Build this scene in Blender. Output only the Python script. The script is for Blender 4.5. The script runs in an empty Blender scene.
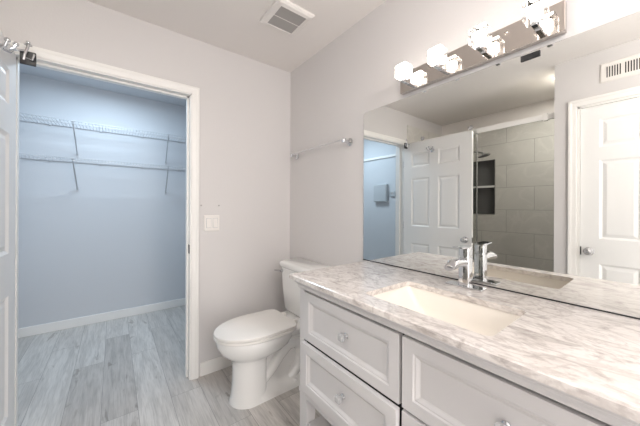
import bpy, bmesh, math
from mathutils import Vector, Matrix

sc = bpy.context.scene
COL = sc.collection

# ------------------------------------------------------------------ camera, world, lights, exposure
CH = 1.24
cam_d = bpy.data.cameras.new('camera')
cam_d.sensor_width = 36
cam_d.lens = 36 * 270 / 640
cam_d.shift_y = -6.5 / 640
cam_d.clip_start = 0.02
cam = bpy.data.objects.new('camera', cam_d)
COL.objects.link(cam)
YAW = math.atan2(206, 270)
ROLL = math.radians(0.25)
cam.matrix_world = (Matrix.Translation((0, 0, CH)) @ Matrix.Rotation(-YAW, 4, 'Z')
                    @ Matrix.Rotation(math.pi / 2, 4, 'X') @ Matrix.Rotation(ROLL, 4, 'Z'))
sc.camera = cam

w = bpy.data.worlds.new('world')
sc.world = w
w.use_nodes = True
w.node_tree.nodes['Background'].inputs[0].default_value = (0.9, 0.95, 1, 1)
w.node_tree.nodes['Background'].inputs[1].default_value = 0.3

YDOOR = -1.25

def area_light(name, loc, size, power, color, rot=(0, 0, 0), size_y=None):
    l = bpy.data.lights.new(name, 'AREA')
    l.energy = power
    l.color = color
    l.shape = 'RECTANGLE'
    l.size = size
    l.size_y = size_y or size
    o = bpy.data.objects.new(name, l)
    COL.objects.link(o)
    o.location = loc
    o.rotation_euler = rot
    return o

area_light('doorway_fill_light', (0.40, YDOOR - 0.05, 1.02), 0.86, 13, (1, 0.97, 0.95), (math.radians(90), 0, 0), 1.98)  # soft fill added behind the camera, in a made-up doorway
area_light('shower_fill_light', (-0.75, 0.655, 2.425), 0.03, 6, (1, 0.96, 0.90))  # hidden light added to brighten the shower tiles
FILL_GLOBE = 26.0  # glow strength of the globe added behind the camera
area_light('added_closet_light', (-0.05, 2.95, 2.435), 0.42, 9.5, (0.66, 0.84, 1.0))  # unseen light added to brighten the closet
BULB = 7.5

sc.view_settings.view_transform = 'Standard'
sc.view_settings.look = 'None'
sc.view_settings.gamma = 1
sc.view_settings.use_curve_mapping = False
sc.view_settings.exposure = 1.0
sc.cycles.max_bounces = 12
sc.cycles.diffuse_bounces = 6
sc.cycles.glossy_bounces = 6
sc.cycles.transmission_bounces = 8
sc.cycles.transparent_max_bounces = 16
sc.cycles.caustics_reflective = False
sc.cycles.caustics_refractive = False
sc.cycles.sample_clamp_indirect = 4

# ------------------------------------------------------------------ materials
def mat(name, color, rough=0.5, metal=0.0, spec=0.5, bump=None, coat=0.0):
    m = bpy.data.materials.new(name)
    m.use_nodes = True
    nt = m.node_tree
    b = nt.nodes['Principled BSDF']
    b.inputs['Base Color'].default_value = (*color, 1)
    b.inputs['Roughness'].default_value = rough
    b.inputs['Metallic'].default_value = metal
    b.inputs['Specular IOR Level'].default_value = spec
    b.inputs['Coat Weight'].default_value = coat
    tc = nt.nodes.new('ShaderNodeTexCoord')
    n = nt.nodes.new('ShaderNodeTexNoise')
    nt.links.new(tc.outputs['Object'], n.inputs['Vector'])
    n.inputs['Scale'].default_value = bump[0] if bump else 6
    n.inputs['Detail'].default_value = 3
    if bump:
        bp = nt.nodes.new('ShaderNodeBump')
        bp.inputs['Strength'].default_value = bump[1]
        bp.inputs['Distance'].default_value = 0.004
        nt.links.new(n.outputs['Fac'], bp.inputs['Height'])
        nt.links.new(bp.outputs['Normal'], b.inputs['Normal'])
    else:
        r = nt.nodes.new('ShaderNodeMapRange')
        r.inputs['To Min'].default_value = max(0, rough - 0.02)
        r.inputs['To Max'].default_value = rough + 0.02
        nt.links.new(n.outputs['Fac'], r.inputs['Value'])
        nt.links.new(r.outputs['Result'], b.inputs['Roughness'])
    return m

def nd(nt, t, **kw):
    n = nt.nodes.new(t)
    for k, v in kw.items():
        if k in n.inputs:
            n.inputs[k].default_value = v
        else:
            setattr(n, k, v)
    return n

def ramp(nt, fac, stops):
    r = nt.nodes.new('ShaderNodeValToRGB')
    e = r.color_ramp.elements
    while len(e) < len(stops):
        e.new(0.5)
    for i, (p, c) in enumerate(stops):
        e[i].position = p
        e[i].color = (*c, 1) if len(c) == 3 else c
    nt.links.new(fac, r.inputs[0])
    return r.outputs[0]

def mixc(nt, fac, a, b, mode='MIX'):
    m = nt.nodes.new('ShaderNodeMix')
    m.data_type = 'RGBA'
    m.blend_type = mode
    for sock, v in ((m.inputs[0], fac), (m.inputs[6], a), (m.inputs[7], b)):
        if isinstance(v, (int, float)):
            sock.default_value = v
        elif isinstance(v, tuple):
            sock.default_value = (*v, 1)
        else:
            nt.links.new(v, sock)
    return m.outputs[2]

def mapped(nt, scale=(1, 1, 1), loc=(0, 0, 0), rot=(0, 0, 0)):
    tc = nt.nodes.new('ShaderNodeTexCoord')
    mp = nt.nodes.new('ShaderNodeMapping')
    mp.inputs['Scale'].default_value = scale
    mp.inputs['Location'].default_value = loc
    mp.inputs['Rotation'].default_value = rot
    nt.links.new(tc.outputs['Object'], mp.inputs['Vector'])
    return mp.outputs['Vector']

M = {}
M['wall'] = mat('wall_paint', (0.66, 0.64, 0.634), 0.75, bump=(90, 0.12), spec=0.3)
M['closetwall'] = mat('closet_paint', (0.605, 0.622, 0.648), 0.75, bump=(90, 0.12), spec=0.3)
M['ceiling'] = mat('ceiling_paint', (0.80, 0.765, 0.74), 0.85, bump=(70, 0.12), spec=0.2)
M['trim'] = mat('trim_paint', (0.84, 0.825, 0.80), 0.4)
M['door'] = mat('door_paint', (0.84, 0.835, 0.825), 0.38)
M['cab'] = mat('cabinet_paint', (0.61, 0.595, 0.595), 0.42)
M['porc'] = mat('porcelain', (0.84, 0.835, 0.82), 0.12, coat=0.4)
M['seat'] = mat('seat_plastic', (0.84, 0.82, 0.79), 0.22)
M['basin'] = mat('basin_porcelain', (0.86, 0.81, 0.74), 0.12, coat=0.3)
M['chrome'] = mat('chrome', (0.70, 0.71, 0.73), 0.06, 1.0)
M['steel'] = mat('satin_steel', (0.62, 0.62, 0.63), 0.25, 1.0)
M['nickel'] = mat('polished_nickel', (0.62, 0.57, 0.53), 0.06, 1.0)
M['black'] = mat('black_plastic', (0.012, 0.012, 0.014), 0.4)
M['dark'] = mat('dark_gap', (0.02, 0.02, 0.022), 0.8)
M['grille'] = mat('grey_grille', (0.40, 0.385, 0.37), 0.6)
M['wire'] = mat('white_coated_wire', (0.46, 0.47, 0.49), 0.4)
M['brace'] = mat('grey_brace_steel', (0.52, 0.53, 0.55), 0.4, 0.2)
M['plastic'] = mat('white_plastic', (0.80, 0.77, 0.74), 0.35)
M['panel'] = mat('grey_panel_metal', (0.50, 0.52, 0.54), 0.45)

def m_mirror():
    m = mat('mirror_silver', (0.87, 0.88, 0.86), 0.0, 1.0)
    for l in list(m.node_tree.links):
        if l.to_socket.name == 'Roughness':
            m.node_tree.links.remove(l)
    m.node_tree.nodes['Principled BSDF'].inputs['Roughness'].default_value = 0.0
    return m
M['mirror'] = m_mirror()

def m_glass(name, tint, refl):
    m = bpy.data.materials.new(name)
    m.use_nodes = True
    nt = m.node_tree
    nt.nodes.remove(nt.nodes['Principled BSDF'])
    out = nt.nodes['Material Output']
    tr = nd(nt, 'ShaderNodeBsdfTransparent')
    tr.inputs[0].default_value = (*tint, 1)
    gl = nd(nt, 'ShaderNodeBsdfGlossy')
    gl.inputs['Roughness'].default_value = 0.02
    fr = nd(nt, 'ShaderNodeLayerWeight')
    fr.inputs[0].default_value = refl
    mx = nd(nt, 'ShaderNodeMixShader')
    nt.links.new(fr.outputs['Fresnel'], mx.inputs[0])
    nt.links.new(tr.outputs[0], mx.inputs[1])
    nt.links.new(gl.outputs[0], mx.inputs[2])
    nt.links.new(mx.outputs[0], out.inputs[0])
    return m
M['showerglass'] = m_glass('shower_glass', (0.95, 0.955, 0.95), 0.15)
M['shade'] = m_glass('clear_shade_glass', (0.97, 0.97, 0.97), 0.35)

def m_crystal():
    m = m_glass('crystal_glass', (0.97, 0.98, 0.98), 0.4)
    nt = m.node_tree
    out = nt.nodes['Material Output']
    src = out.inputs[0].links[0].from_socket
    df = nd(nt, 'ShaderNodeBsdfTranslucent')
    df.inputs[0].default_value = (0.9, 0.9, 0.9, 1)
    d2_ = nd(nt, 'ShaderNodeBsdfDiffuse')
    d2_.inputs[0].default_value = (0.85, 0.85, 0.85, 1)
    a1 = nd(nt, 'ShaderNodeMixShader')
    a1.inputs[0].default_value = 0.5
    nt.links.new(df.outputs[0], a1.inputs[1])
    nt.links.new(d2_.outputs[0], a1.inputs[2])
    a2 = nd(nt, 'ShaderNodeMixShader')
    a2.inputs[0].default_value = 0.42
    nt.links.new(src, a2.inputs[1])
    nt.links.new(a1.outputs[0], a2.inputs[2])
    nt.links.new(a2.outputs[0], out.inputs[0])
    return m

def m_glow(name, color, strength):
    m = bpy.data.materials.new(name)
    m.use_nodes = True
    nt = m.node_tree
    nt.nodes.remove(nt.nodes['Principled BSDF'])
    em = nd(nt, 'ShaderNodeEmission')
    em.inputs[0].default_value = (*color, 1)
    em.inputs[1].default_value = strength
    nt.links.new(em.outputs[0], nt.nodes['Material Output'].inputs[0])
    return m
M['crystal'] = m_crystal()
M['bulb'] = m_glow('bulb_glow', (1, 0.91, 0.82), BULB)
M['globe'] = m_glow('fill_globe_glow', (1, 0.955, 0.92), FILL_GLOBE)

def m_lamp():
    m = bpy.data.materials.new('added_lamp_diffuser')
    m.use_nodes = True
    nt = m.node_tree
    b = nt.nodes['Principled BSDF']
    b.inputs['Emission Color'].default_value = (1, 0.97, 0.94, 1)
    b.inputs['Emission Strength'].default_value = 1.0
    return m
M['lampdiff'] = m_lamp()  # glow shared by the added shower and closet lamps

def m_floor():
    m = bpy.data.materials.new('grey_vinyl_planks')
    m.use_nodes = True
    nt = m.node_tree
    b = nt.nodes['Principled BSDF']
    v = mapped(nt, rot=(0, 0, math.radians(90)), loc=(0.3, 0.057, 0))
    br = nd(nt, 'ShaderNodeTexBrick')
    br.offset = 0.37
    br.offset_frequency = 2
    br.inputs['Scale'].default_value = 1
    br.inputs['Brick Width'].default_value = 1.22
    br.inputs['Row Height'].default_value = 0.178
    br.inputs['Mortar Size'].default_value = 0.0012
    br.inputs['Mortar Smooth'].default_value = 0.3
    br.inputs['Color1'].default_value = (0, 0, 0, 1)
    br.inputs['Color2'].default_value = (1, 1, 1, 1)
    br.inputs['Mortar'].default_value = (0.5, 0.5, 0.5, 1)
    nt.links.new(v, br.inputs['Vector'])
    # per-plank shift of the grain
    sx = nd(nt, 'ShaderNodeVectorMath', operation='MULTIPLY_ADD')
    nt.links.new(br.outputs['Color'], sx.inputs[0])
    sx.inputs[1].default_value = (7.3, 3.1, 5.7)
    nt.links.new(v, sx.inputs[2])
    def noise(scale, detail, stretch, dist=0.0):
        mp = nd(nt, 'ShaderNodeMapping')
        mp.inputs['Scale'].default_value = stretch
        nt.links.new(sx.outputs[0], mp.inputs['Vector'])
        n = nd(nt, 'ShaderNodeTexNoise')
        n.inputs['Scale'].default_value = scale
        n.inputs['Detail'].default_value = detail
        n.inputs['Distortion'].default_value = dist
        nt.links.new(mp.outputs[0], n.inputs['Vector'])
        return n.outputs['Fac']
    tone = ramp(nt, br.outputs['Color'], [(0.0, (0.48, 0.455, 0.43)), (1.0, (0.63, 0.605, 0.575))])
    g1 = ramp(nt, noise(3.0, 6, (1.0, 9, 1), 0.6), [(0.30, (0.80, 0.80, 0.80)), (0.62, (1.06, 1.06, 1.06))])
    c = mixc(nt, 1.0, tone, g1, 'MULTIPLY')
    g2 = ramp(nt, noise(9.0, 8, (1.0, 16, 1), 0.3), [(0.32, (0.80, 0.79, 0.78)), (0.55, (1.04, 1.04, 1.04))])
    c = mixc(nt, 0.8, c, g2, 'MULTIPLY')
    # dark knots and cracks
    k = ramp(nt, noise(3.2, 5, (1.0, 3.8, 1), 0.9), [(0.635, (1, 1, 1)), (0.70, (0.55, 0.53, 0.51))])
    c = mixc(nt, 0.8, c, k, 'MULTIPLY')
    c = mixc(nt, br.outputs['Fac'], c, (0.22, 0.21, 0.20))
    nt.links.new(c, b.inputs['Base Color'])
    b.inputs['Roughness'].default_value = 0.38
    bp = nd(nt, 'ShaderNodeBump')
    bp.inputs['Strength'].default_value = 0.25
    bp.inputs['Distance'].default_value = 0.002
    bp.invert = True
    nt.links.new(br.outputs['Fac'], bp.inputs['Height'])
    nt.links.new(bp.outputs[0], b.inputs['Normal'])
    return m
M['floor'] = m_floor()

def m_stone():
    m = bpy.data.materials.new('veined_quartz')
    m.use_nodes = True
    nt = m.node_tree
    b = nt.nodes['Principled BSDF']
    def noise(scale, detail, stretch, dist, rot=0.22, rough=0.55):
        v = mapped(nt, stretch, rot=(0.0, 0.0, rot))
        n = nd(nt, 'ShaderNodeTexNoise')
        n.inputs['Scale'].default_value = scale
        n.inputs['Detail'].default_value = detail
        n.inputs['Roughness'].default_value = rough
        n.inputs['Distortion'].default_value = dist
        nt.links.new(v, n.inputs['Vector'])
        return n.outputs['Fac']
    base = ramp(nt, noise(3.0, 5, (1.9, 1, 1.6), 1.4), [(0.30, (0.68, 0.63, 0.595)), (0.50, (0.78, 0.735, 0.70)), (0.72, (0.83, 0.79, 0.76))])
    v1 = ramp(nt, noise(4.6, 6, (1.9, 1, 2.0), 2.2), [(0.455, (1, 1, 1)), (0.492, (0.60, 0.57, 0.565)), (0.508, (0.63, 0.60, 0.59)), (0.55, (1, 1, 1))])
    c = mixc(nt, 0.45, base, v1, 'MULTIPLY')
    v2 = ramp(nt, noise(9, 6, (2.2, 1, 2.0), 1.8, rot=0.35), [(0.35, (0.52, 0.49, 0.48)), (0.44, (0.90, 0.89, 0.89)), (0.53, (1, 1, 1))])
    c = mixc(nt, 0.55, c, v2, 'MULTIPLY')
    v3 = ramp(nt, noise(60, 4, (1.5, 1, 1.5), 0.3), [(0.36, (0.70, 0.68, 0.68)), (0.5, (1, 1, 1))])
    c = mixc(nt, 0.45, c, v3, 'MULTIPLY')
    nt.links.new(c, b.inputs['Base Color'])
    b.inputs['Roughness'].default_value = 0.16
    return m
M['stone'] = m_stone()

def m_tile(axis):
    m = bpy.data.materials.new('grey_stone_wall_tile_' + axis)
    m.use_nodes = True
    nt = m.node_tree
    b = nt.nodes['Principled BSDF']
    tc = nd(nt, 'ShaderNodeTexCoord')
    sp = nd(nt, 'ShaderNodeSeparateXYZ')
    nt.links.new(tc.outputs['Object'], sp.inputs[0])
    cb = nd(nt, 'ShaderNodeCombineXYZ')
    nt.links.new(sp.outputs['Y' if axis == 'side' else 'X'], cb.inputs[0])
    nt.links.new(sp.outputs['Z'], cb.inputs[1])
    mp = nd(nt, 'ShaderNodeMapping')
    mp.inputs['Location'].default_value = (-0.978, -0.933 + 8 * 0.2765, 0)
    nt.links.new(cb.outputs[0], mp.inputs['Vector'])
    br = nd(nt, 'ShaderNodeTexBrick')
    br.offset = 0.5
    br.inputs['Scale'].default_value = 1
    br.inputs['Brick Width'].default_value = 0.56
    br.inputs['Row Height'].default_value = 0.2765
    br.inputs['Mortar Size'].default_value = 0.0022
    br.inputs['Mortar Smooth'].default_value = 0.1
    br.inputs['Color1'].default_value = (0, 0, 0, 1)
    br.inputs['Color2'].default_value = (1, 1, 1, 1)
    nt.links.new(mp.outputs[0], br.inputs['Vector'])
    n = nd(nt, 'ShaderNodeTexNoise')
    ad = nd(nt, 'ShaderNodeVectorMath', operation='MULTIPLY_ADD')
    nt.links.new(br.outputs['Color'], ad.inputs[0])
    ad.inputs[1].default_value = (9, 4, 6)
    nt.links.new(mp.outputs[0], ad.inputs[2])
    nt.links.new(ad.outputs[0], n.inputs['Vector'])
    n.inputs['Scale'].default_value = 2.6
    n.inputs['Detail'].default_value = 6
    n.inputs['Distortion'].default_value = 1.0
    tone = ramp(nt, n.outputs['Fac'], [(0.35, (0.60, 0.58, 0.545)), (0.495, (0.64, 0.62, 0.585)), (0.51, (0.69, 0.67, 0.63)), (0.54, (0.63, 0.61, 0.575)), (0.7, (0.66, 0.64, 0.60))])
    c = mixc(nt, br.outputs['Fac'], tone, (0.36, 0.355, 0.33))
    nt.links.new(c, b.inputs['Base Color'])
    b.inputs['Roughness'].default_value = 0.3
    return m
M['tile'] = m_tile('side')
M['tile_end'] = m_tile('end')
M['mosaic'] = mat('dark_niche_mosaic', (0.13, 0.13, 0.13), 0.35, bump=(60, 0.4))

# ------------------------------------------------------------------ mesh helpers
class MB:
    def __init__(self):
        self.bm = bmesh.new()

    def box(self, x0, x1, y0, y1, z0, z1, bevel=0.0, seg=2):
        x0, x1 = min(x0, x1), max(x0, x1)
        y0, y1 = min(y0, y1), max(y0, y1)
        z0, z1 = min(z0, z1), max(z0, z1)
        mtx = Matrix.Translation(((x0 + x1) / 2, (y0 + y1) / 2, (z0 + z1) / 2)) @ Matrix.Diagonal((x1 - x0, y1 - y0, z1 - z0, 1))
        r = bmesh.ops.create_cube(self.bm, size=1, matrix=mtx)
        if bevel > 0:
            es = {e for v in r['verts'] for e in v.link_edges}
            bmesh.ops.bevel(self.bm, geom=list(es), offset=bevel, segments=seg, affect='EDGES', profile=0.5)
        return self

    def loft(self, rings, cap0=True, cap1=True):
        vs = [[self.bm.verts.new(p) for p in r] for r in rings]
        n = len(vs[0])
        for a, b in zip(vs, vs[1:]):
            for i in range(n):
                j = (i + 1) % n
                try:
                    self.bm.faces.new((a[i], a[j], b[j], b[i]))
                except ValueError:
                    pass
        if cap0:
            self.bm.faces.new(list(reversed(vs[0])))
        if cap1:
            self.bm.faces.new(vs[-1])
        return self

    def cyl(self, p0, p1, r0, r1=None, n=16, caps=True):
        p0, p1 = Vector(p0), Vector(p1)
        r1 = r0 if r1 is None else r1
        d = (p1 - p0).normalized()
        a = d.orthogonal().normalized()
        b = d.cross(a)
        ring = lambda p, r: [p + a * (r * math.cos(2 * math.pi * i / n)) + b * (r * math.sin(2 * math.pi * i / n)) for i in range(n)]
        return self.loft([ring(p0, r0), ring(p1, r1)], caps, caps)

    def lathe(self, p, axis, prof, n=24):
        p = Vector(p)
        d = Vector(axis).normalized()
        a = d.orthogonal().normalized()
        b = d.cross(a)
        rings = [[p + d * h + a * (r * math.cos(2 * math.pi * i / n)) + b * (r * math.sin(2 * math.pi * i / n)) for i in range(n)] for h, r in prof]
        return self.loft(rings)

    def tube(self, pts, r, n=10):
        pts = [Vector(p) for p in pts]
        rr = r if isinstance(r, (list, tuple)) else [r] * len(pts)
        rings = []
        up = None
        for i, p in enumerate(pts):
            d = (pts[min(i + 1, len(pts) - 1)] - pts[max(i - 1, 0)]).normalized()
            if up is None:
                up = d.orthogonal().normalized()
            up = (up - d * up.dot(d)).normalized()
            b = d.cross(up)
            rings.append([p + up * (rr[i] * math.cos(2 * math.pi * k / n)) + b * (rr[i] * math.sin(2 * math.pi * k / n)) for k in range(n)])
        return self.loft(rings)

    def sphere(self, p, r, sub=2):
        bmesh.ops.create_icosphere(self.bm, subdivisions=sub, radius=r, matrix=Matrix.Translation(p))
        return self

    def build(self, name, m, parent=None, smooth=False, origin=None, angle=35, normals=True):
        if normals:
            bmesh.ops.recalc_face_normals(self.bm, faces=self.bm.faces[:])
        me = bpy.data.meshes.new(name)
        if origin is None:
            origin = (0, 0, 0)
            if parent is not None:
                p = parent
                t = Vector((0, 0, 0))
                while p is not None:
                    t += p.location
                    p = p.parent
                origin = t
                loc = (0, 0, 0)
            else:
                loc = (0, 0, 0)
        else:
            loc = origin
        bmesh.ops.translate(self.bm, verts=self.bm.verts[:], vec=-Vector(origin))
        self.bm.to_mesh(me)
        self.bm.free()
        ms = m if isinstance(m, (list, tuple)) else [m]
        for q in ms:
            me.materials.append(q)
        if smooth:
            for f in me.polygons:
                f.use_smooth = True
            try:
                me.set_sharp_from_angle(angle=math.radians(angle))
            except Exception:
                pass
        o = bpy.data.objects.new(name, me)
        COL.objects.link(o)
        o.location = loc
        if parent is not None:
            o.parent = parent
        return o

def tag(o, label, cat=None, group=None, kind=None):
    o['label'] = label
    if cat:
        o['category'] = cat
    if group:
        o['group'] = group
    if kind:
        o['kind'] = kind
    return o

def thing(name, label, cat, loc, group=None, kind=None):
    o = bpy.data.objects.new(name, None)
    o.empty_display_size = 0.1
    COL.objects.link(o)
    o.location = loc
    return tag(o, label, cat, group, kind)

def copy_tree(o, parent=None):
    c = o.copy()
    COL.objects.link(c)
    if parent is not None:
        c.parent = parent
    for ch in [x for x in COL.objects if x.parent == o]:
        copy_tree(ch, c)
    return c

def rect_rings(place, w, h, prof):
    """concentric rectangles: prof = list of (inset, height); place(u, v, d) -> point"""
    return [[place(a, b, d) for a, b in ((i, i), (w - i, i), (w - i, h - i), (i, h - i))] for i, d in prof]

# raised-panel door slab, local box [0,w] x [0,t] x [0,h] mapped by place(u, d, v)
def panel_slab(mb, place, w, h, t, us, vs, cells, prof):
    bm = mb.bm
    for side in (0, 1):
        f = lambda u, v, d: place(u, (t - (-d) if side else -d), v) if side else place(u, -d, v)
        for i in range(len(us) - 1):
            for j in range(len(vs) - 1):
                u0, u1, v0, v1 = us[i], us[i + 1], vs[j], vs[j + 1]
                if (i, j) in cells:
                    rings = rect_rings(lambda a, b, d: f(u0 + a, v0 + b, d), u1 - u0, v1 - v0, prof)
                    mb.loft(rings, False, True)
                else:
                    bm.faces.new([bm.verts.new(f(*q, 0)) for q in ((u0, v0), (u1, v0), (u1, v1), (u0, v1))])
    rim = [[place(u, d, v) for u, v in ((0, 0), (w, 0), (w, h), (0, h))] for d in (0, t)]
    mb.loft(rim, False, False)
    bmesh.ops.remove_doubles(bm, verts=bm.verts[:], dist=1e-5)

# ------------------------------------------------------------------ room dimensions (metres; camera stands at x=0, y=0)
XR, XL = 1.256, -0.46
YB, YF = 2.09, -1.25
H = 2.44
SX = -1.36            # back of the shower
SY = 0.615            # near side of the shower
CB, CL, CR, CHT = 3.71, -0.80, 1.35, 2.48   # closet
T = 0.115
OX0, OX1, OH = -0.444, 0.449, 2.05           # rough closet opening

def struct(name, mb, m, label, cat, smooth=False):
    o = mb.build(name, m, smooth=smooth)
    return tag(o, label, cat, kind='structure')

struct('floor', MB().box(SX - 0.1, CR + 0.1, YF - 0.1, CB + 0.1, -0.08, 0), M['floor'], 'light grey wood-look plank floor running through bathroom and closet', 'floor')
struct('ceiling', MB().box(SX - 0.1, XR + 0.1, YF - 0.1, YB + 0.06, H, H + 0.08), M['ceiling'], 'flat off-white bathroom ceiling', 'ceiling')
struct('ceiling_closet', MB().box(CL - 0.1, CR + 0.1, YB + 0.06, CB + 0.1, CHT, CHT + 0.08), M['closetwall'], 'flat ceiling of the closet beyond the opening', 'ceiling')
struct('wall_right', MB().box(XR, XR + 0.1, YF - 0.1, YB + T, 0, H), M['wall'], 'pale grey wall carrying the mirror, lights and towel bar', 'wall')
b = MB()
b.box(SX - 0.1, OX0, YB, YB + T, 0, CHT + 0.08).box(OX1, CR + 0.1, YB, YB + T, 0, CHT + 0.08).box(OX0, OX1, YB, YB + T, OH, CHT + 0.08)
struct('wall_back', b, M['wall'], 'pale grey wall with the closet opening and light switch', 'wall')
struct('wall_front', MB().box(SX - 0.1, -0.05, YF - 0.1, YF, 0, H).box(0.85, XR + 0.1, YF - 0.1, YF, 0, H).box(-0.05, 0.85, YF - 0.1, YF, 2.04, H), M['wall'], 'plain wall behind the camera with an open doorway added for the fill light', 'wall')  # doorway made up so that fill light can enter from behind
b = MB()
DY0, DY1, DH = -0.30, 0.470, 2.045
b.box(XL - T, XL, DY1, SY, 0, H).box(XL - T, XL, YF, DY0, 0, H).box(XL - T, XL, DY0, DY1, DH, H)
struct('wall_left', b, M['wall'], 'white wall with the closed panel door, seen in the mirror', 'wall')
struct('wall_closet_back', MB().box(CL - 0.1, CR + 0.1, CB, CB + 0.1, 0, CHT), M['closetwall'], 'blue-lit back wall of the closet behind the wire shelves', 'wall')
struct('wall_closet_left', MB().box(CL - 0.1, CL, YB + T, CB, 0, CHT), M['closetwall'], 'left closet wall with the grey panel box, seen in the mirror', 'wall')
struct('wall_closet_right', MB().box(CR, CR + 0.1, YB + T, CB, 0, CHT), M['closetwall'], 'right closet wall hidden behind the opening edge', 'wall')
# shower walls: tiled, with a niche in the long wall
NY0, NY1, NZ0, NZ1 = 1.387, 1.74, 1.155, 1.845
b = MB()
TH = 2.29
b.box(SX - 0.1, SX, SY - 0.1, NY0, 0, TH).box(SX - 0.1, SX, NY1, YB, 0, TH).box(SX - 0.1, SX, NY0, NY1, 0, NZ0).box(SX - 0.1, SX, NY0, NY1, NZ1, TH)
ws = struct('wall_shower', b, M['tile'], 'grey large-format tiled shower wall with a niche, seen in the mirror', 'wall')
MB().box(SX - 0.12, SX - 0.085, NY0, NY1, NZ0, NZ1).build('niche_lining', M['mosaic'], ws)
tr = MB()
for a0, a1, c0, c1 in ((NY0 - 0.006, NY0, NZ0 - 0.006, NZ1 + 0.006), (NY1, NY1 + 0.006, NZ0 - 0.006, NZ1 + 0.006), (NY0, NY1, NZ0 - 0.006, NZ0), (NY0, NY1, NZ1, NZ1 + 0.006)):
    tr.box(SX - 0.08, SX + 0.004, a0, a1, c0, c1)
tr.build('niche_edge_trim', M['steel'], ws)
MB().box(SX - 0.085, SX + 0.005, NY0, NY1, 1.495, 1.52).build('niche_shelf', M['porc'], ws)
struct('wall_shower_end', MB().box(SX, XL - 0.04, YB - 0.012, YB, 0, 2.29), M['tile_end'], 'tiled end wall of the shower behind the open door', 'wall')
struct('wall_shower_near', MB().box(SX, XL - T, SY - 0.1, SY, 0, H), M['tile_end'], 'tiled near end of the shower beside the panel door', 'wall')
struct('trim_shower_curb', MB().box(XL - 0.12, XL - 0.01, SY, YB - 0.012, 0, 0.10, 0.006), M['tile'], 'low tiled curb under the shower glass', 'curb')

struct('wall_shower_upper', MB().box(SX - 0.1, SX - 0.002, SY - 0.1, YB, TH, H), M['ceiling'], 'painted strip of wall above the shower tiles', 'wall')

# closet jamb lining, stop and casing
b = MB()
b.box(OX0, OX0 + 0.019, YB - 0.002, YB + T + 0.002, 0, OH).box(OX1 - 0.019, OX1, YB - 0.002, YB + T + 0.002, 0, OH).box(OX0, OX1, YB - 0.002, YB + T + 0.002, OH - 0.019, OH)
b.box(OX0 + 0.019, OX0 + 0.031, YB + 0.045, YB + 0.08, 0, OH - 0.019).box(OX1 - 0.031, OX1 - 0.019, YB + 0.045, YB + 0.08, 0, OH - 0.019).box(OX0, OX1, YB + 0.045, YB + 0.08, OH - 0.031, OH - 0.019)
jamb = struct('trim_1', b, M['trim'], 'white jamb lining the closet opening', 'door jamb')
MB().box(OX1 - 0.0215, OX1 - 0.0185, YB + 0.004, YB + 0.036, 0.90, 0.962).build('strike_plate', M['black'], jamb)
CW = 0.052
def casing(mb, plane, a0, a1, top, w, proud, axis):
    """mitred casing around an opening: a0,a1 inner edges, profile thicker on the outside"""
    def pt(a, z, d):
        return (a, plane - d, z) if axis == 'y' else (plane + d, a, z)
    secs = []
    for a, z, sx, sz in ((a0, 0, -1, 0), (a0, top, -1, 1), (a1, top, 1, 1), (a1, 0, 1, 0)):
        prof = [(0, 0), (0, proud * 0.55), (w * 0.12, proud * 0.7), (w * 0.55, proud * 0.8), (w * 0.72, proud), (w * 0.95, proud), (w, proud * 0.8), (w, 0)]
        secs.append([pt(a + sx * o, z + sz * o, d) for o, d in prof])
    mb.loft(secs, True, True)
b = MB()
casing(b, YB, OX0 + 0.014, OX1 - 0.012, OH - 0.012, CW, 0.016, 'y')
struct('trim_2', b, M['trim'], 'white casing around the closet opening', 'door casing')

# left wall door (closed) with casing, seen in the mirror
b = MB()
casing(b, XL, DY0 - 0.002, DY1 + 0.002, DH + 0.002, 0.055, 0.016, 'x')
b.box(XL - T, XL + 0.002, DY1 - 0.014, DY1, 0, DH).box(XL - T, XL + 0.002, DY0, DY0 + 0.014, 0, DH).box(XL - T, XL + 0.002, DY0, DY1, DH - 0.014, DH)
struct('trim_3', b, M['trim'], 'white casing around the closed door on the left wall', 'door casing')
PROF = [(0, 0), (0.006, -0.004), (0.014, -0.009), (0.02, -0.009), (0.040, -0.003), (0.046, -0.003)]
b = MB()
dw = (DY1 - 0.016) - (DY0 + 0.016)
dh = DH - 0.016 - 0.008
ya = DY1 - 0.016
us = [0, 0.105, 0.105 + (dw - 0.33) / 2 + 0.01, dw - 0.105 - (dw - 0.33) / 2 - 0.01, dw - 0.105, dw]
vs = [0, 0.20, 0.80, 0.99, 1.60, 1.70, 1.915, dh]
panel_slab(b, lambda u, d, v: (XL - 0.012 - d, ya - u, 0.008 + v), dw, dh, 0.035, us, vs, {(i, j) for i in (1, 3) for j in (1, 3, 5)}, PROF)
d1 = struct('door_1', b, M['door'], 'closed white six-panel door with chrome knob, on the left wall seen in the mirror', 'door')
b = MB()
b.lathe((XL - 0.012, 0.405, 0.897), (1, 0, 0), [(0, 0.031), (0.006, 0.031), (0.009, 0.026), (0.012, 0.013), (0.028, 0.011), (0.034, 0.02), (0.045, 0.027), (0.056, 0.024), (0.062, 0.012)])
b.build('door_knob', M['chrome'], d1, smooth=True)
MB().box(XL - 0.013, XL - 0.009, DY1 - 0.022, DY1 - 0.0145, 0.865, 0.93).build('latch_plate', M['black'], d1)

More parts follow.
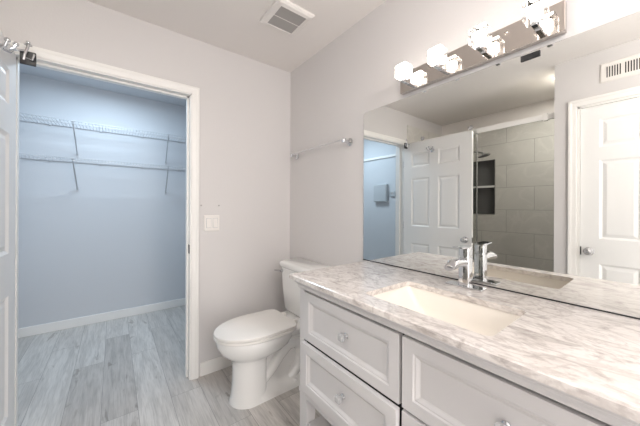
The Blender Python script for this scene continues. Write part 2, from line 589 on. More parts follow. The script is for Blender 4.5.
# open closet door, hinged at the left jamb, standing at right angles to the wall
DX = -0.406
b = MB()
w2, h2 = 0.815, 2.008
yh = YB - 0.02
us = [0, 0.112, 0.350, 0.455, 0.693, w2]
vs = [0, 0.20, 0.79, 0.995, 1.575, 1.715, 1.885, h2]
panel_slab(b, lambda u, d, v: (DX - d, yh - u, 0.012 + v), w2, h2, 0.035, us, vs, {(i, j) for i in (1, 3) for j in (1, 3, 5)}, PROF)
d2 = struct('door_2', b, M['door'], 'open white six-panel closet door with a robe hook, at the left edge', 'door')
for z in (0.25, 1.01, 1.77):
    hb = MB()
    hb.box(DX - 0.034, DX - 0.002, yh + 0.0005, yh + 0.004, z - 0.044, z + 0.044).cyl((DX - 0.038, yh + 0.006, z - 0.045), (DX - 0.038, yh + 0.006, z + 0.045), 0.005, n=10)
    hb.build('hinge', M['steel'], d2)
for s in (1, -1):
    b = MB()
    x0 = DX if s > 0 else DX - 0.035
    b.lathe((x0, yh - w2 + 0.062, 0.90), (s, 0, 0), [(0, 0.032), (0.006, 0.032), (0.009, 0.026), (0.012, 0.013), (0.028, 0.011), (0.034, 0.02), (0.044, 0.026), (0.054, 0.024), (0.059, 0.014)])
    b.build('door_knob', M['chrome'], d2, smooth=True)
MB().box(DX - 0.03, DX - 0.005, yh - w2 - 0.0015, yh - w2 + 0.001, 0.872, 0.928).build('latch_plate', M['steel'], d2)
# robe hook near the door's top
hk = MB()
hy, hz = 1.684, 1.895
hk.lathe((DX, hy, hz), (1, 0, 0), [(0, 0.025), (0.005, 0.025), (0.009, 0.018), (0.011, 0.009), (0.03, 0.009), (0.034, 0.011), (0.04, 0.011)])
for s in (-1, 1):
    hk.tube([(DX + 0.03, hy, hz), (DX + 0.04, hy + s * 0.015, hz - 0.006), (DX + 0.052, hy + s * 0.03, hz - 0.004), (DX + 0.058, hy + s * 0.036, hz + 0.012)], 0.0055)
    hk.sphere((DX + 0.059, hy + s * 0.037, hz + 0.018), 0.010)
hk.tube([(DX + 0.035, hy, hz), (DX + 0.055, hy, hz - 0.004), (DX + 0.07, hy, hz + 0.008), (DX + 0.074, hy, hz + 0.02)], 0.0055)
hk.sphere((DX + 0.075, hy, hz + 0.024), 0.010)
hko = hk.build('robe_hook', M['chrome'], d2, smooth=True)
hko['label'] = 'chrome robe hook'
# black and chrome bracket at the hinge corner
BX = DX + 0.022
bb = MB()
bb.box(DX + 0.026, BX + 0.062, 1.995, 2.007, 1.955, 2.024, 0.003)
bo = bb.build('corner_bracket', M['black'], d2)
bo['label'] = 'black bracket with chrome arms'
ba = MB()
ba.tube([(BX + 0.02, 1.988, 1.972), (BX + 0.024, 1.986, 2.0), (BX + 0.034, 1.986, 2.038), (BX + 0.036, 1.986, 2.052)], 0.006)
ba.tube([(BX + 0.03, 1.988, 1.985), (BX + 0.05, 1.987, 1.978), (BX + 0.057, 1.987, 2.01)], 0.004)
ba.tube([(BX + 0.02, 1.988, 2.052), (BX + 0.05, 1.988, 2.052)], 0.005)
ba.tube([(DX + 0.002, 1.988, 2.012), (BX + 0.03, 1.988, 2.02)], 0.006)
ba.sphere((BX + 0.036, 1.986, 2.064), 0.009)
ba.build('bracket_arm', M['chrome'], bo, smooth=True)

# baseboards
def base(name, x0, x1, y0, y1, h, label):
    struct(name, MB().box(x0, x1, y0, y1, 0, h, 0.004), M['trim'], label, 'baseboard')
base('baseboard_back', OX1 + 0.051, XR, YB - 0.013, YB, 0.098, 'white baseboard under the light switch behind the toilet')
base('baseboard_right', XR - 0.013, XR, 1.13, YB - 0.013, 0.098, 'white baseboard behind the toilet tank')
base('baseboard_closet_back', CL, CR, CB - 0.013, CB, 0.089, 'white baseboard along the closet back wall')
base('baseboard_closet_left', CL, CL + 0.013, YB + T, CB - 0.013, 0.089, 'white baseboard along the left closet wall')
base('baseboard_closet_right', CR - 0.013, CR, YB + T, CB - 0.013, 0.089, 'white baseboard along the right closet wall')

# ------------------------------------------------------------------ wire shelves
SHX0, SHX1 = CL + 0.003, CR - 0.003
def wire_shelf(z, label):
    t = thing('wire_shelf', label, 'shelf', (0, CB, z), 'wire shelves on the closet back wall')
    y0, y1 = 3.405, CB - 0.008
    m = MB()
    for y in (y0, y0 + 0.003, y0 + 0.15, y1):
        m.box(SHX0, SHX1, y - 0.0026, y + 0.0026, z - 0.0056, z - 0.0004)
    m.box(SHX0, SHX1, y0 - 0.003, y0 + 0.003, z - 0.030, z - 0.024)
    n = 84
    for i in range(n):
        x = SHX0 + 0.01 + (SHX1 - SHX0 - 0.02) * i / (n - 1)
        m.box(x - 0.0015, x + 0.0015, y0, y1, z - 0.0004, z + 0.0022)
        m.box(x - 0.0013, x + 0.0013, y0 - 0.003, y0, z - 0.03, z + 0.0022)
    m.build('wire_deck', M['wire'], t)
    for x in (-0.311, 0.481, 1.2):
        m = MB()
        x2 = x + 0.012
        m.tube([(x, y0 + 0.012, z - 0.004), (x2, CB - 0.012, z - 0.272), (x2, CB - 0.006, z - 0.282)], 0.006, 8)
        m.box(x2 - 0.009, x2 + 0.009, CB - 0.006, CB - 0.0005, z - 0.305, z - 0.262)
        m.box(x - 0.008, x + 0.008, y0 + 0.002, y0 + 0.022, z - 0.012, z + 0.004)
        m.build('brace', M['brace'], t)
    for x in (-0.50, -0.115, 0.255, 0.63, 1.0):
        MB().box(x - 0.008, x + 0.008, CB - 0.016, CB - 0.0005, z - 0.014, z + 0.006, 0.002).build('wall_clip', M['brace'], t)
    return t
wire_shelf(2.034, 'upper of two white wire shelves on the closet back wall')
wire_shelf(1.684, 'lower of two white wire shelves on the closet back wall')

# left closet wall: panel box, small control, rail (seen in the mirror)
p = thing('wall_panel_box', 'grey flat panel box on the left closet wall, reflected at mirror left', 'panel box', (CL, 2.745, 1.32))
MB().box(CL + 0.0005, CL + 0.05, 2.62, 2.87, 1.318, 1.583, 0.004).build('box', M['panel'], p)
MB().box(CL + 0.05, CL + 0.056, 2.628, 2.862, 1.326, 1.575, 0.003).build('cover', M['panel'], p)
p = thing('wall_control', 'small grey control box beside the flat panel box in the mirror', 'control', (CL, 2.535, 1.39))
MB().box(CL + 0.0005, CL + 0.022, 2.49, 2.58, 1.395, 1.47, 0.004).build('housing', M['panel'], p)
MB().box(CL + 0.022, CL + 0.025, 2.51, 2.56, 1.425, 1.455).build('screen', M['grille'], p)
tag(MB().box(CL + 0.0005, CL + 0.02, YB + T + 0.01, 3.38, 1.985, 2.02, 0.003).build('wall_rail', M['trim']), 'white rail along the left closet wall, reflected above the panel box', 'rail')

# ------------------------------------------------------------------ ceiling exhaust fan
t = thing('exhaust_fan', 'square white exhaust fan cover with grey grille on the ceiling', 'fan', (0.875, 1.495, H))
FX0, FX1, FY0, FY1 = 0.742, 0.992, 1.365, 1.622
b = MB()
def frame_ring(mb, x0, x1, y0, y1, prof):
    mb.loft([[(x0 + i, y0 + i, z), (x1 - i, y0 + i, z), (x1 - i, y1 - i, z), (x0 + i, y1 - i, z)] for i, z in prof], False, False)
frame_ring(b, FX0, FX1, FY0, FY1, [(0, H - 0.0005), (0, H - 0.012), (0.012, H - 0.022), (0.034, H - 0.026), (0.036, H - 0.022), (0.036, H - 0.0005)])
b.build('cover_frame', M['plastic'], t)
g = MB()
ix0, ix1, iy0, iy1 = FX0 + 0.036, FX1 - 0.036, FY0 + 0.036, FY1 - 0.036
for i in range(36):
    y = iy0 + (iy1 - iy0) * (i + 0.5) / 36
    g.box(ix0, ix1, y - 0.0022, y + 0.0022, H - 0.022, H - 0.012)
for i in range(1, 16):
    x = ix0 + (ix1 - ix0) * i / 16
    g.box(x - 0.0012, x + 0.0012, iy0, iy1, H - 0.021, H - 0.013)
g.build('grille', M['grille'], t)
MB().box(ix0, ix1, iy0, iy1, H - 0.006, H - 0.001).build('fan_opening', M['dark'], t)
my = (iy0 + iy1) / 2
MB().box(ix0, ix1, my - 0.003, my + 0.003, H - 0.0225, H - 0.012).build('cross_bar', M['plastic'], t)

# air vent above the left wall door
t = thing('air_vent', 'white slotted air vent above the closed door, seen in the mirror', 'vent', (XL, 0.2, 2.19))
VY0, VY1, VZ0, VZ1 = 0.0, 0.347, 2.190, 2.335
b = MB()
b.loft([[(XL + d, VY0 + i, VZ0 + i), (XL + d, VY1 - i, VZ0 + i), (XL + d, VY1 - i, VZ1 - i), (XL + d, VY0 + i, VZ1 - i)] for i, d in ((0, 0.0005), (0, 0.004), (0.008, 0.009), (0.032, 0.009), (0.032, 0.0005))], False, False)
b.build('vent_frame', M['plastic'], t)
MB().box(XL + 0.0005, XL + 0.002, VY0 + 0.03, VY1 - 0.03, VZ0 + 0.03, VZ1 - 0.03).build('vent_opening', M['dark'], t)
g = MB()
y = VY0 + 0.032
k = 0
while y < VY1 - 0.034:
    wd = 0.020 if k % 7 == 6 else 0.0065
    g.box(XL + 0.002, XL + 0.009, y, y + wd, VZ0 + 0.03, VZ1 - 0.03)
    y += wd + 0.0068
    k += 1
g.build('vent_slats', M['plastic'], t)

# light switch and two small wall anchors
t = thing('light_switch', 'white double rocker light switch on the wall beside the closet opening', 'light switch', (0.579, YB, 1.056))
b = MB()
b.loft([[(0.524 + i, YB - d, 1.056 + i), (0.634 - i, YB - d, 1.056 + i), (0.634 - i, YB - d, 1.172 - i), (0.524 + i, YB - d, 1.172 - i)] for i, d in ((0, 0.0005), (0, 0.004), (0.004, 0.007))])
b.build('switch_plate', M['plastic'], t)
for x in (0.557, 0.603):
    b = MB()
    MB().box(x - 0.018, x + 0.018, YB - 0.0078, YB - 0.005, 1.078, 1.150).build('rocker_gap', M['panel'], t)
    b.loft([[(x - 0.0155, YB - 0.0076, 1.0805), (x + 0.0155, YB - 0.0076, 1.0805), (x + 0.0155, YB - 0.0076, 1.1475), (x - 0.0155, YB - 0.0076, 1.1475)],
            [(x - 0.015, YB - 0.016, 1.081), (x + 0.015, YB - 0.016, 1.081), (x + 0.015, YB - 0.010, 1.147), (x - 0.015, YB - 0.010, 1.147)]])
    b.build('rocker', M['plastic'], t)
for x, lab in ((0.506, 'small wall anchor above the light switch, nearer the closet opening'), (0.632, 'small wall anchor above the light switch, farther from the closet opening')):
    a = MB().lathe((x, YB - 0.0003, 1.244), (0, -1, 0), [(0, 0.006), (0.003, 0.005)], 12).build('wall_anchor', M['grille'])
    tag(a, lab, 'anchor', 'wall anchors above the switch')

# ------------------------------------------------------------------ towel bar
t = thing('towel_bar', 'slim chrome towel bar on the wall above the toilet', 'towel bar', (XR, 1.645, 1.67))
for y in (1.318, 1.972):
    b = MB()
    b.lathe((XR - 0.0005, y, 1.671), (-1, 0, 0), [(0, 0.027), (0.007, 0.027), (0.011, 0.019), (0.015, 0.012), (0.045, 0.011)], 20)
    b.box(XR - 0.068, XR - 0.042, y - 0.011, y + 0.011, 1.66, 1.69, 0.004)
    b.build('post', M['chrome'], t, smooth=True)
b = MB()
b.cyl((XR - 0.056, 1.300, 1.683), (XR - 0.056, 1.990, 1.683), 0.0042, n=12)
b.build('bar', M['chrome'], t, smooth=True)

# ------------------------------------------------------------------ mirror
def rrect(y0, y1, z0, z1, r, n=6):
    pts = []
    for cy, cz, a0 in ((y1 - r, z0 + r, -90), (y1 - r, z1 - r, 0), (y0 + r, z1 - r, 90), (y0 + r, z0 + r, 180)):
        for k in range(n + 1):
            a = math.radians(a0 + 90 * k / n)
            pts.append((cy + r * math.cos(a), cz + r * math.sin(a)))
    return pts
mr = thing('wall_mirror', 'large frameless wall mirror resting on the stone counter', 'mirror', (XR, 0.53, 0.908))
MY0, MY1, MZ0, MZ1 = -0.13, 1.188, 0.9085, 1.829
b = MB()
b.loft([[(XR - 0.0062, y, z) for y, z in rrect(MY0 + 0.001, MY1 - 0.001, MZ0 + 0.001, MZ1 - 0.001, 0.016)]], False, True)
b.build('mirror_glass', M['mirror'], mr)
b = MB()
b.loft([[(XR - d, y, z) for y, z in rrect(MY0 + i, MY1 - i, MZ0 + i, MZ1 - i, 0.016)] for i, d in ((0, 0.0006), (0, 0.0055), (0.001, 0.006))], True, False)
b.build('mirror_edge', M['steel'], mr, smooth=True)
MB().box(XR - 0.0085, XR - 0.0006, MY0, MY1, 0.9064, 0.9108).build('bottom_strip', M['black'], mr)  # thin black strip making the dark line along the mirror's foot
c = MB().box(XR - 0.011, XR - 0.0064, 0.300, 0.361, 1.800, 1.822, 0.002).build('mirror_clip', M['black'], mr)
c['label'] = 'black clip at the top of the mirror'

# ------------------------------------------------------------------ vanity light
vl = thing('vanity_light', 'polished nickel four-light bar with glass cube shades above the mirror', 'light', (XR, 0.565, 1.88))
PX = 1.228
MB().box(PX, XR - 0.0005, 0.228, 0.900, 1.850, 1.955, 0.0015, 1).build('back_plate', M['nickel'], vl)
for y in (0.402, 0.726):
    MB().lathe((PX, y, 1.929), (-1, 0, 0), [(0, 0.007), (0.004, 0.007), (0.008, 0.004)], 12).build('finial', M['nickel'], vl, smooth=True)
CY = (0.829, 0.651, 0.472, 0.294)
a0 = s0 = None
for i, y in enumerate(CY):
    if i == 0:
        cxx, czz, r = 1.161, 1.922, 0.031
        b = MB()
        b.box(1.146, PX, y - 0.009, y + 0.009, 1.868, 1.878, 0.0015, 1)
        b.cyl((1.161, y, 1.876), (1.161, y, 1.892), 0.013, n=16)
        a0 = b.build('arm', M['chrome'], vl, origin=None)
        b = MB()
        b.box(cxx - r, cxx + r, y - r, y + r, czz - r, czz + r, 0.003, 2)
        s0 = b.build('cube_shade', M['shade'], vl)
        b = MB()
        q = 0.019
        b.box(cxx - q, cxx + q, y - q, y + q, czz - q, czz + q, 0.008, 2)
        bu = b.build('bulb', M['bulb'], s0, smooth=True)
    else:
        a = copy_tree(a0, vl)
        a.location.y = y - CY[0]
        s = copy_tree(s0, vl)
        s.location.y = y - CY[0]

# ------------------------------------------------------------------ vanity cabinet
VY_A, VY_B = 1.108, -0.088          # far end, near end
VX = 0.722                           # front plane of the drawers
van = thing('vanity_cabinet', 'light grey vanity cabinet with four drawers and an open bottom shelf', 'cabinet', (0.98, 0.515, 0))
LW = 0.058
b = MB()
# carcass box between z .36 and .855
b.box(VX + 0.026, XR - 0.004, VY_B, VY_A, 0.355, 0.372)
b.box(VX + 0.026, XR - 0.004, VY_A - 0.018, VY_A, 0.355, 0.868).box(VX + 0.026, XR - 0.004, VY_B, VY_B + 0.018, 0.355, 0.868)
b.box(XR - 0.012, XR - 0.004, VY_B, VY_A, 0.355, 0.868)
b.box(VX + 0.004, VX + 0.026, VY_A - 0.036, VY_A, 0.330, 0.868)
b.box(VX + 0.004, VX + 0.026, VY_B, VY_B + LW, 0.330, 0.868)
b.box(VX + 0.006, VX + 0.026, VY_B, VY_A, 0.325, 0.372)
b.box(VX + 0.004, VX + 0.026, VY_B, VY_A, 0.845, 0.868)
b.build('carcass', M['cab'], van)
# near-black sheet behind the drawers, painted as the shade in their gaps
b = MB()
b.box(VX + 0.020, VX + 0.0262, VY_B + 0.05, VY_A - 0.034, 0.371, 0.846)
b.build('drawer_gap_shade', M['dark'], van)
# cornice under the counter: stepped and curved, round three sides
prof = [(0.0, 0.8445), (0.006, 0.8445), (0.008, 0.851), (0.009, 0.858), (0.013, 0.866), (0.020, 0.871), (0.023, 0.875), (0.023, 0.8845), (0.0, 0.8845)]
b = MB()
xf = VX + 0.004
secs = [[(XR - 0.004, VY_A + o, z) for o, z in prof], [(xf - o, VY_A + o, z) for o, z in prof], [(xf - o, VY_B - o, z) for o, z in prof], [(XR - 0.004, VY_B - o, z) for o, z in prof]]
b.loft(secs)
b.build('cornice', M['cab'], van)
b = MB()
for ya_, yb_ in ((VY_A, VY_A + 0.012), (VY_B - 0.012, VY_B)):
    b.box(VX + 0.004, XR - 0.004, ya_, yb_, 0.335, 0.362, 0.004)
b.box(VX + 0.001, VX + 0.006, VY_B, VY_A, 0.352, 0.362, 0.002)
b.build('lower_moulding', M['cab'], van)
for x, y in ((VX + 0.005, VY_A - LW), (VX + 0.005, VY_B), (XR - 0.004 - 0.05, VY_A - LW), (XR - 0.004 - 0.05, VY_B)):
    b = MB()
    b.loft([[(x, y, 0.333), (x + 0.05, y, 0.333), (x + 0.05, y + LW, 0.333), (x, y + LW, 0.333)],
            [(x, y, 0.06), (x + 0.05, y, 0.06), (x + 0.05, y + LW, 0.06), (x, y + LW, 0.06)],
            [(x + 0.006, y + 0.006, 0), (x + 0.044, y + 0.006, 0), (x + 0.044, y + LW - 0.006, 0), (x + 0.006, y + LW - 0.006, 0)]])
    b.build('leg', M['cab'], van)
b = MB()
b.box(VX + 0.010, XR - 0.01, VY_B + 0.02, VY_A - 0.060, 0.185, 0.215, 0.003)
b.build('bottom_shelf', M['cab'], van)

# drawers: one built, three copied
def drawer_front():
    DWD, DHT = 0.540, 0.224
    b = MB()
    pr = [(0, 0.010), (0.001, 0.0), (0.039, 0.0), (0.043, 0.004), (0.047, 0.004), (0.055, 0.010), (0.059, 0.012)]
    cy, cz = 0.799, 0.722
    rings = rect_rings(lambda a, bb, d: (VX + d, cy - DWD / 2 + a, cz - DHT / 2 + bb), DWD, DHT, pr)
    back = [(VX + 0.019, cy - DWD / 2 + a, cz - DHT / 2 + c) for a, c in ((0, 0), (DWD, 0), (DWD, DHT), (0, DHT))]
    b.loft([back] + rings)
    d = b.build('drawer', M['cab'], van)
    kb = MB()
    kb.lathe((VX + 0.012, cy - 0.012, cz + 0.006), (-1, 0, 0), [(0, 0.011), (0.003, 0.011), (0.006, 0.007), (0.012, 0.006), (0.014, 0.010), (0.016, 0.010)], 16)
    k = kb.build('knob', M['chrome'], d, smooth=True)
    q = MB()
    kx, ky, kz = VX + 0.012 - 0.027, cy - 0.012, cz + 0.006
    rr = lambda x, s: [(x, ky + s * u, kz + s * v) for u, v in ((-1, -0.6), (-0.6, -1), (0.6, -1), (1, -0.6), (1, 0.6), (0.6, 1), (-0.6, 1), (-1, 0.6))]
    q.loft([rr(kx + 0.011, 0.008), rr(kx + 0.006, 0.014), rr(kx - 0.004, 0.015), rr(kx - 0.010, 0.010)])
    qo = q.build('crystal', M['crystal'], k)
    qo['label'] = 'square cut crystal knob head'
    return d
dr = drawer_front()
for dy, dz in ((0, -0.2345), (-0.5505, 0), (-0.5505, -0.2345)):
    c = copy_tree(dr, van)
    c.location = (-0.014 if (dy == 0) else 0, dy, dz)

# ------------------------------------------------------------------ countertop with sink cut-out
CX0, CX1, CY0, CY1, CZ0, CZ1 = 0.690, XR - 0.001, -0.12, 1.155, 0.885, 0.906
S = (0.768, 1.056, 0.283, 0.728)      # sink opening x0,x1,y0,y1
def hole_loop(x0, x1, y0, y1, r, z, n=5):
    return [(a, c, z) for a, c in rrect(x0, x1, y0, y1, r, n)]
b = MB()
inner_t = [b.bm.verts.new(p) for p in hole_loop(*S, 0.022, CZ1)]
inner_b = [b.bm.verts.new(p) for p in hole_loop(*S, 0.022, CZ0)]
def corner(p):
    return (CX1 if p[0] > (S[0] + S[1]) / 2 else CX0, CY1 if p[1] > (S[2] + S[3]) / 2 else CY0)
bv = 0.003
lv = []
for z, i in ((CZ1, bv), (CZ1 - bv, 0), (CZ0, 0)):
    lv.append({(sx, sy): b.bm.verts.new(((CX1 - 0) if sx else CX0 + i, (CY1 - i) if sy else CY0 + i, z)) for sx in (0, 1) for sy in (0, 1)})
def key(p):
    return (1 if p[0] > (S[0] + S[1]) / 2 else 0, 1 if p[1] > (S[2] + S[3]) / 2 else 0)
n = len(inner_t)
for lo, loop in ((lv[0], inner_t), (lv[2], inner_b)):
    for i in range(n):
        j = (i + 1) % n
        ki, kj = key(loop[i].co), key(loop[j].co)
        if ki == kj:
            b.bm.faces.new((loop[i], loop[j], lo[ki]))
        else:
            b.bm.faces.new((loop[i], loop[j], lo[kj], lo[ki]))
for i in range(n):
    j = (i + 1) % n
    b.bm.faces.new((inner_t[i], inner_t[j], inner_b[j], inner_b[i]))
cyc = [(0, 0), (1, 0), (1, 1), (0, 1)]
for a, c in zip(lv, lv[1:]):
    for i in range(4):
        p, q = cyc[i], cyc[(i + 1) % 4]
        b.bm.faces.new((a[p], a[q], c[q], c[p]))
ct = b.build('countertop', M['stone'])
tag(ct, 'veined beige and grey stone countertop on the vanity', 'countertop')

# sink basin under the cut-out
sk = thing('sink', 'cream rectangular undermount sink set in the stone counter', 'sink', (0.909, 0.509, 0.74))
b = MB()
def lp(i0, i1, j0, j1, r, z):
    return hole_loop(S[0] + i0, S[1] - i1, S[2] + j0, S[3] - j1, r, z)
b.loft([lp(-0.02, -0.02, -0.02, -0.02, 0.03, 0.876), lp(-0.02, -0.02, -0.02, -0.02, 0.03, 0.8845), lp(-0.003, -0.003, -0.003, -0.003, 0.02, 0.8845), lp(0.0, 0.0, 0.0, 0.0, 0.022, 0.877),
        lp(0.012, 0.010, 0.05, 0.05, 0.02, 0.822), lp(0.03, 0.02, 0.11, 0.11, 0.02, 0.772), lp(0.045, 0.035, 0.125, 0.125, 0.02, 0.763),
        lp(0.115, 0.115, 0.19, 0.19, 0.02, 0.760)], False, True)
b.loft([lp(-0.02, -0.02, -0.02, -0.02, 0.03, 0.876), lp(0.0, 0.0, 0.03, 0.03, 0.03, 0.82), lp(0.02, 0.01, 0.10, 0.10, 0.03, 0.755), lp(0.11, 0.11, 0.18, 0.18, 0.03, 0.75)], False, True)
b.build('basin', M['basin'], sk, smooth=True, angle=50, normals=True)
MB().lathe((0.912, 0.509, 0.7602), (0, 0, 1), [(0, 0.022), (0.003, 0.022), (0.004, 0.016), (0.002, 0.014)], 20).build('drain', M['chrome'], sk, smooth=True)

# ------------------------------------------------------------------ faucet
fc = thing('faucet', 'square chrome single-lever faucet behind the sink', 'faucet', (1.176, 0.531, CZ1))
FYC = 0.531
MB().box(1.148, 1.204, FYC - 0.073, FYC + 0.073, CZ1 + 0.0003, CZ1 + 0.007, 0.002).build('base_plate', M['chrome'], fc)
b = MB()
b.loft([hole_loop(1.176 - s, 1.176 + s, FYC - s, FYC + s, 0.004, z, 3) for s, z in ((0.0205, CZ1 + 0.007), (0.0205, CZ1 + 0.1205), (0.0195, CZ1 + 0.122))])
b.build('body', M['chrome'], fc, smooth=True)
b = MB()
b.loft([hole_loop(1.176 - s, 1.176 + s, FYC - s, FYC + s, 0.004, z, 3) for s, z in ((0.015, CZ1 + 0.122), (0.015, CZ1 + 0.128), (0.0195, CZ1 + 0.129), (0.0195, CZ1 + 0.163), (0.019, CZ1 + 0.164))])
b.build('lever_base', M['chrome'], fc, smooth=True)
b = MB()
b.loft([[(x, FYC - wd, z0), (x, FYC + wd, z0), (x, FYC + wd, z1), (x, FYC - wd, z1)] for x, wd, z0, z1 in ((1.196, 0.0205, CZ1 + 0.164, CZ1 + 0.171), (1.15, 0.0205, CZ1 + 0.164, CZ1 + 0.171), (1.105, 0.019, CZ1 + 0.167, CZ1 + 0.173))])
b.build('lever', M['chrome'], fc)
b = MB()
rings = []
for x, z, ry, rz in ((1.160, CZ1 + 0.104, 0.0185, 0.016), (1.12, CZ1 + 0.107, 0.0188, 0.0165), (1.085, CZ1 + 0.108, 0.0195, 0.0185), (1.06, CZ1 + 0.106, 0.0205, 0.020), (1.045, CZ1 + 0.101, 0.0205, 0.020)):
    tilt = 0.0 if x > 1.07 else (0.35 if x > 1.05 else 0.7)
    ring = []
    for k in range(20):
        th = 2 * math.pi * k / 20
        u, v = math.cos(th), math.sin(th)
        ring.append((x + rz * v * math.sin(tilt), FYC + ry * math.copysign(abs(u) ** 0.75, u), z + rz * v * math.cos(tilt)))
    rings.append(ring)
b.loft(rings)
b.build('spout', M['chrome'], fc, smooth=True)
MB().lathe((1.0455, FYC, CZ1 + 0.1005), (-math.cos(0.7), 0, -math.sin(0.7)), [(0, 0.012), (0.003, 0.012), (0.004, 0.009)], 16).build('aerator', M['steel'], fc)

# ------------------------------------------------------------------ toilet
TY = 1.680
to = thing('toilet', 'white elongated two-piece toilet with closed lid beside the vanity', 'toilet', (0.85, TY, 0))
def egg(xf, xb, hw, z, n=64, square=0.0, taper=0.0):
    """egg outline: front xf (small x), back xb, half width hw"""
    xm = xf + (xb - xf) * 0.54
    pts = []
    for k in range(n):
        th = 2 * math.pi * k / n
        c, s = math.cos(th), math.sin(th)
        if c < 0:
            x = xm - (xm - xf) * abs(c)
            y = s * hw
        else:
            q = 2 / (2 + square)
            x = xm + (xb - xm) * abs(c) ** q
            y = math.copysign(abs(s) ** q, s) * hw * (1 - taper * (x - xm) / (xb - xm))
        pts.append((x, TY + y, z))
    return pts
b = MB()
b.loft([egg(0.580, 0.80, 0.112, 0.0, square=2.5), egg(0.583, 0.80, 0.110, 0.02, square=2.5), egg(0.592, 0.80, 0.103, 0.05, square=2), egg(0.598, 0.80, 0.101, 0.14, square=2), egg(0.598, 0.80, 0.101, 0.24, square=2), egg(0.594, 0.81, 0.104, 0.268, square=1.6),
        egg(0.575, 0.86, 0.122, 0.288, square=1), egg(0.545, 0.92, 0.150, 0.310, square=1), egg(0.518, 0.96, 0.172, 0.340, square=1), egg(0.501, 0.985, 0.184, 0.378, square=1), egg(0.497, 0.99, 0.187, 0.405, square=1), egg(0.501, 0.99, 0.184, 0.417, square=1), egg(0.515, 0.98, 0.170, 0.419, square=1)])
def rr2(x0, x1, hw, z, r=0.03):
    return hole_loop(x0, x1, TY - hw, TY + hw, r, z, 5)
# rear body and foot
b.loft([rr2(0.72, 1.13, 0.112, 0.0), rr2(0.72, 1.13, 0.108, 0.035), rr2(0.72, 1.12, 0.085, 0.06), rr2(0.70, 1.12, 0.056, 0.10), rr2(0.70, 1.14, 0.054, 0.22), rr2(0.72, 1.18, 0.066, 0.31), rr2(0.74, 1.225, 0.115, 0.365, 0.05), rr2(0.80, 1.235, 0.150, 0.392, 0.05), rr2(0.82, 1.235, 0.155, 0.417, 0.05), rr2(0.825, 1.23, 0.150, 0.423, 0.05)])
for s in (-1, 1):
    y = TY + s * 0.050
    b.tube([(0.78, y, 0.10), (0.84, y, 0.16), (0.90, y, 0.235), (0.96, y, 0.285), (1.02, y, 0.290), (1.06, y, 0.255), (1.075, y, 0.19), (1.05, y, 0.12), (1.00, y, 0.07), (0.95, y, 0.04)], [0.03, 0.038, 0.042, 0.044, 0.045, 0.045, 0.044, 0.042, 0.04, 0.03], 16)
    b.lathe((1.0, TY + s * 0.096, 0.036), (0, 0, 1), [(0, 0.016), (0.008, 0.015), (0.014, 0.009), (0.016, 0.003)], 14)
b.build('bowl', M['porc'], to, smooth=True, angle=60)
b = MB()
b.loft([egg(0.490, 0.985, 0.186, 0.4205, square=3), egg(0.485, 0.985, 0.190, 0.424, square=3), egg(0.485, 0.985, 0.190, 0.436, square=3), egg(0.489, 0.985, 0.187, 0.4385, square=3)])
b.build('seat', M['seat'], to, smooth=True, angle=40)
b = MB()
b.loft([egg(0.494, 0.975, 0.182, 0.4415, square=7, taper=.06), egg(0.486, 0.978, 0.189, 0.443, square=7, taper=.06), egg(0.485, 0.979, 0.190, 0.455, square=7, taper=.06), egg(0.488, 0.977, 0.187, 0.459, square=7, taper=.06), egg(0.505, 0.965, 0.172, 0.462, square=6, taper=.06), egg(0.60, 0.90, 0.10, 0.4645, square=5), egg(0.70, 0.82, 0.03, 0.465, square=3)])
b.build('lid', M['seat'], to, smooth=True, angle=40)
for s in (-1, 1):
    MB().box(0.985, 1.018, TY + s * 0.075 - 0.02, TY + s * 0.075 + 0.02, 0.4235, 0.452, 0.008).build('seat_hinge', M['seat'], to, smooth=True)
b = MB()
tk = lambda x0, hw, z: hole_loop(x0, XR - 0.012, TY - hw, TY + hw, 0.03, z, 5)
b.loft([tk(1.085, 0.190, 0.4245), tk(1.075, 0.200, 0.437), tk(1.062, 0.214, 0.60), tk(1.055, 0.222, 0.765)])
b.build('tank', M['porc'], to, smooth=True, angle=50)
b = MB()
b.loft([tk(1.048, 0.230, 0.7655), tk(1.043, 0.236, 0.772), tk(1.043, 0.236, 0.795), tk(1.050, 0.229, 0.806), tk(1.068, 0.212, 0.811)])
b.build('tank_lid', M['porc'], to, smooth=True, angle=50)
b = MB()
ly = TY + 0.19
b.lathe((1.058, ly, 0.735), (-1, 0, 0), [(0, 0.014), (0.006, 0.014), (0.010, 0.009), (0.020, 0.008)], 14)
b.tube([(1.040, ly, 0.735), (1.034, ly + 0.02, 0.734), (1.030, ly + 0.06, 0.729), (1.030, ly + 0.075, 0.727)], [0.008, 0.008, 0.007, 0.006])
b.build('flush_lever', M['steel'], to, smooth=True)

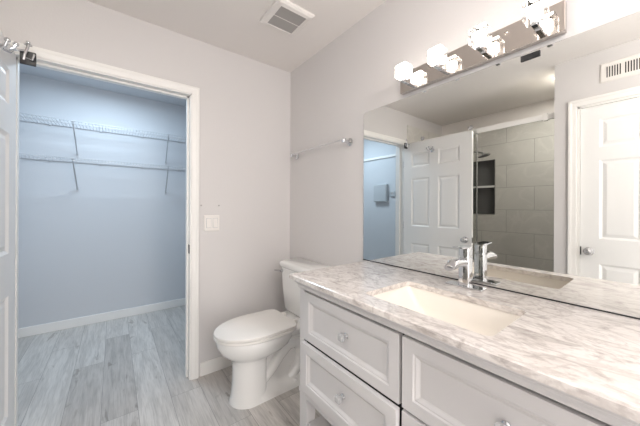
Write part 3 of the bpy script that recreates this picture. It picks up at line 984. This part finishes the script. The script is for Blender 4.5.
# ------------------------------------------------------------------ shower enclosure (seen in the mirror)
se = thing('shower_enclosure', 'sliding glass shower screen with a light metal top rail, seen in the mirror', 'shower screen', (XL - 0.06, 1.35, 0.10))
RX = XL - 0.05
MB().box(RX - 0.012, RX + 0.012, SY + 0.0005, YB - 0.0125, 2.008, 2.058, 0.003).build('top_rail', M['trim'], se)
MB().box(RX - 0.018, RX + 0.018, SY + 0.055, SY + 0.085, 2.000, 2.064, 0.003).build('rail_bracket', M['trim'], se)
MB().box(RX - 0.020, RX - 0.012, SY + 0.006, 1.30, 0.108, 2.035).build('glass_panel', M['showerglass'], se)
MB().box(RX + 0.012, RX + 0.020, 1.245, YB - 0.02, 0.108, 2.035).build('glass_panel', M['showerglass'], se)
MB().box(RX + 0.011, RX + 0.021, 1.236, 1.246, 0.108, 2.006).build('glass_edge', M['steel'], se)
for y in (1.30, 1.86):
    MB().lathe((RX + 0.020, y, 2.075), (1, 0, 0), [(0, 0.024), (0.010, 0.024), (0.014, 0.018), (0.016, 0.008)], 20).build('roller', M['steel'], se, smooth=True)
MB().box(RX - 0.025, RX + 0.025, SY + 0.0005, YB - 0.0125, 0.1003, 0.116, 0.002).build('bottom_track', M['steel'], se)

sh = thing('shower_fixture', 'chrome shower head on an arm inside the glass shower, seen in the mirror', 'shower head', (-0.95, YB - 0.012, 1.93))
b = MB()
b.tube([(-0.95, YB - 0.0125, 1.935), (-0.95, 1.75, 1.93), (-0.95, 1.45, 1.905), (-0.95, 1.36, 1.88)], 0.011)
b.lathe((-0.95, YB - 0.0125, 1.935), (0, -1, 0), [(0, 0.03), (0.005, 0.03), (0.01, 0.016)], 18)
b.build('shower_arm', M['chrome'], sh, smooth=True)
b = MB()
b.lathe((-0.95, 1.36, 1.885), (0, -0.25, -1), [(0, 0.014), (0.02, 0.018), (0.032, 0.06), (0.044, 0.066), (0.046, 0.055)], 24)
b.build('spray_head', M['chrome'], sh, smooth=True)

# ------------------------------------------------------------------ unseen lamps added to brighten the rooms
t = thing('fill_globe_lamp', 'unseen white globe lamp added behind the camera as fill light', 'lamp', (0.45, -0.62, H))
b = MB()
b.lathe((0.45, -0.62, H - 0.0005), (0, 0, -1), [(0, 0.06), (0.02, 0.06), (0.03, 0.012), (0.12, 0.012), (0.125, 0.05), (0.15, 0.05)])
b.build('fill_lamp_mount', M['steel'], t, smooth=True)
MB().sphere((0.45, -0.62, H - 0.29), 0.14, 3).build('fill_globe_ball', M['globe'], t, smooth=True)
t = thing('shower_fill_lamp', 'small hidden fill lamp added over the near end of the shower', 'lamp', (-0.75, 0.655, H))
MB().box(-0.775, -0.725, 0.63, 0.68, H - 0.008, H - 0.0005, 0.003).build('added_lamp_body', M['lampdiff'], t)
t = thing('added_closet_lamp', 'unseen flat white ceiling lamp added to light the closet', 'lamp', (-0.05, 2.95, CHT))
MB().box(-0.28, 0.18, 2.72, 3.18, CHT - 0.040, CHT - 0.0005, 0.006).build('added_lamp_body', M['lampdiff'], t)
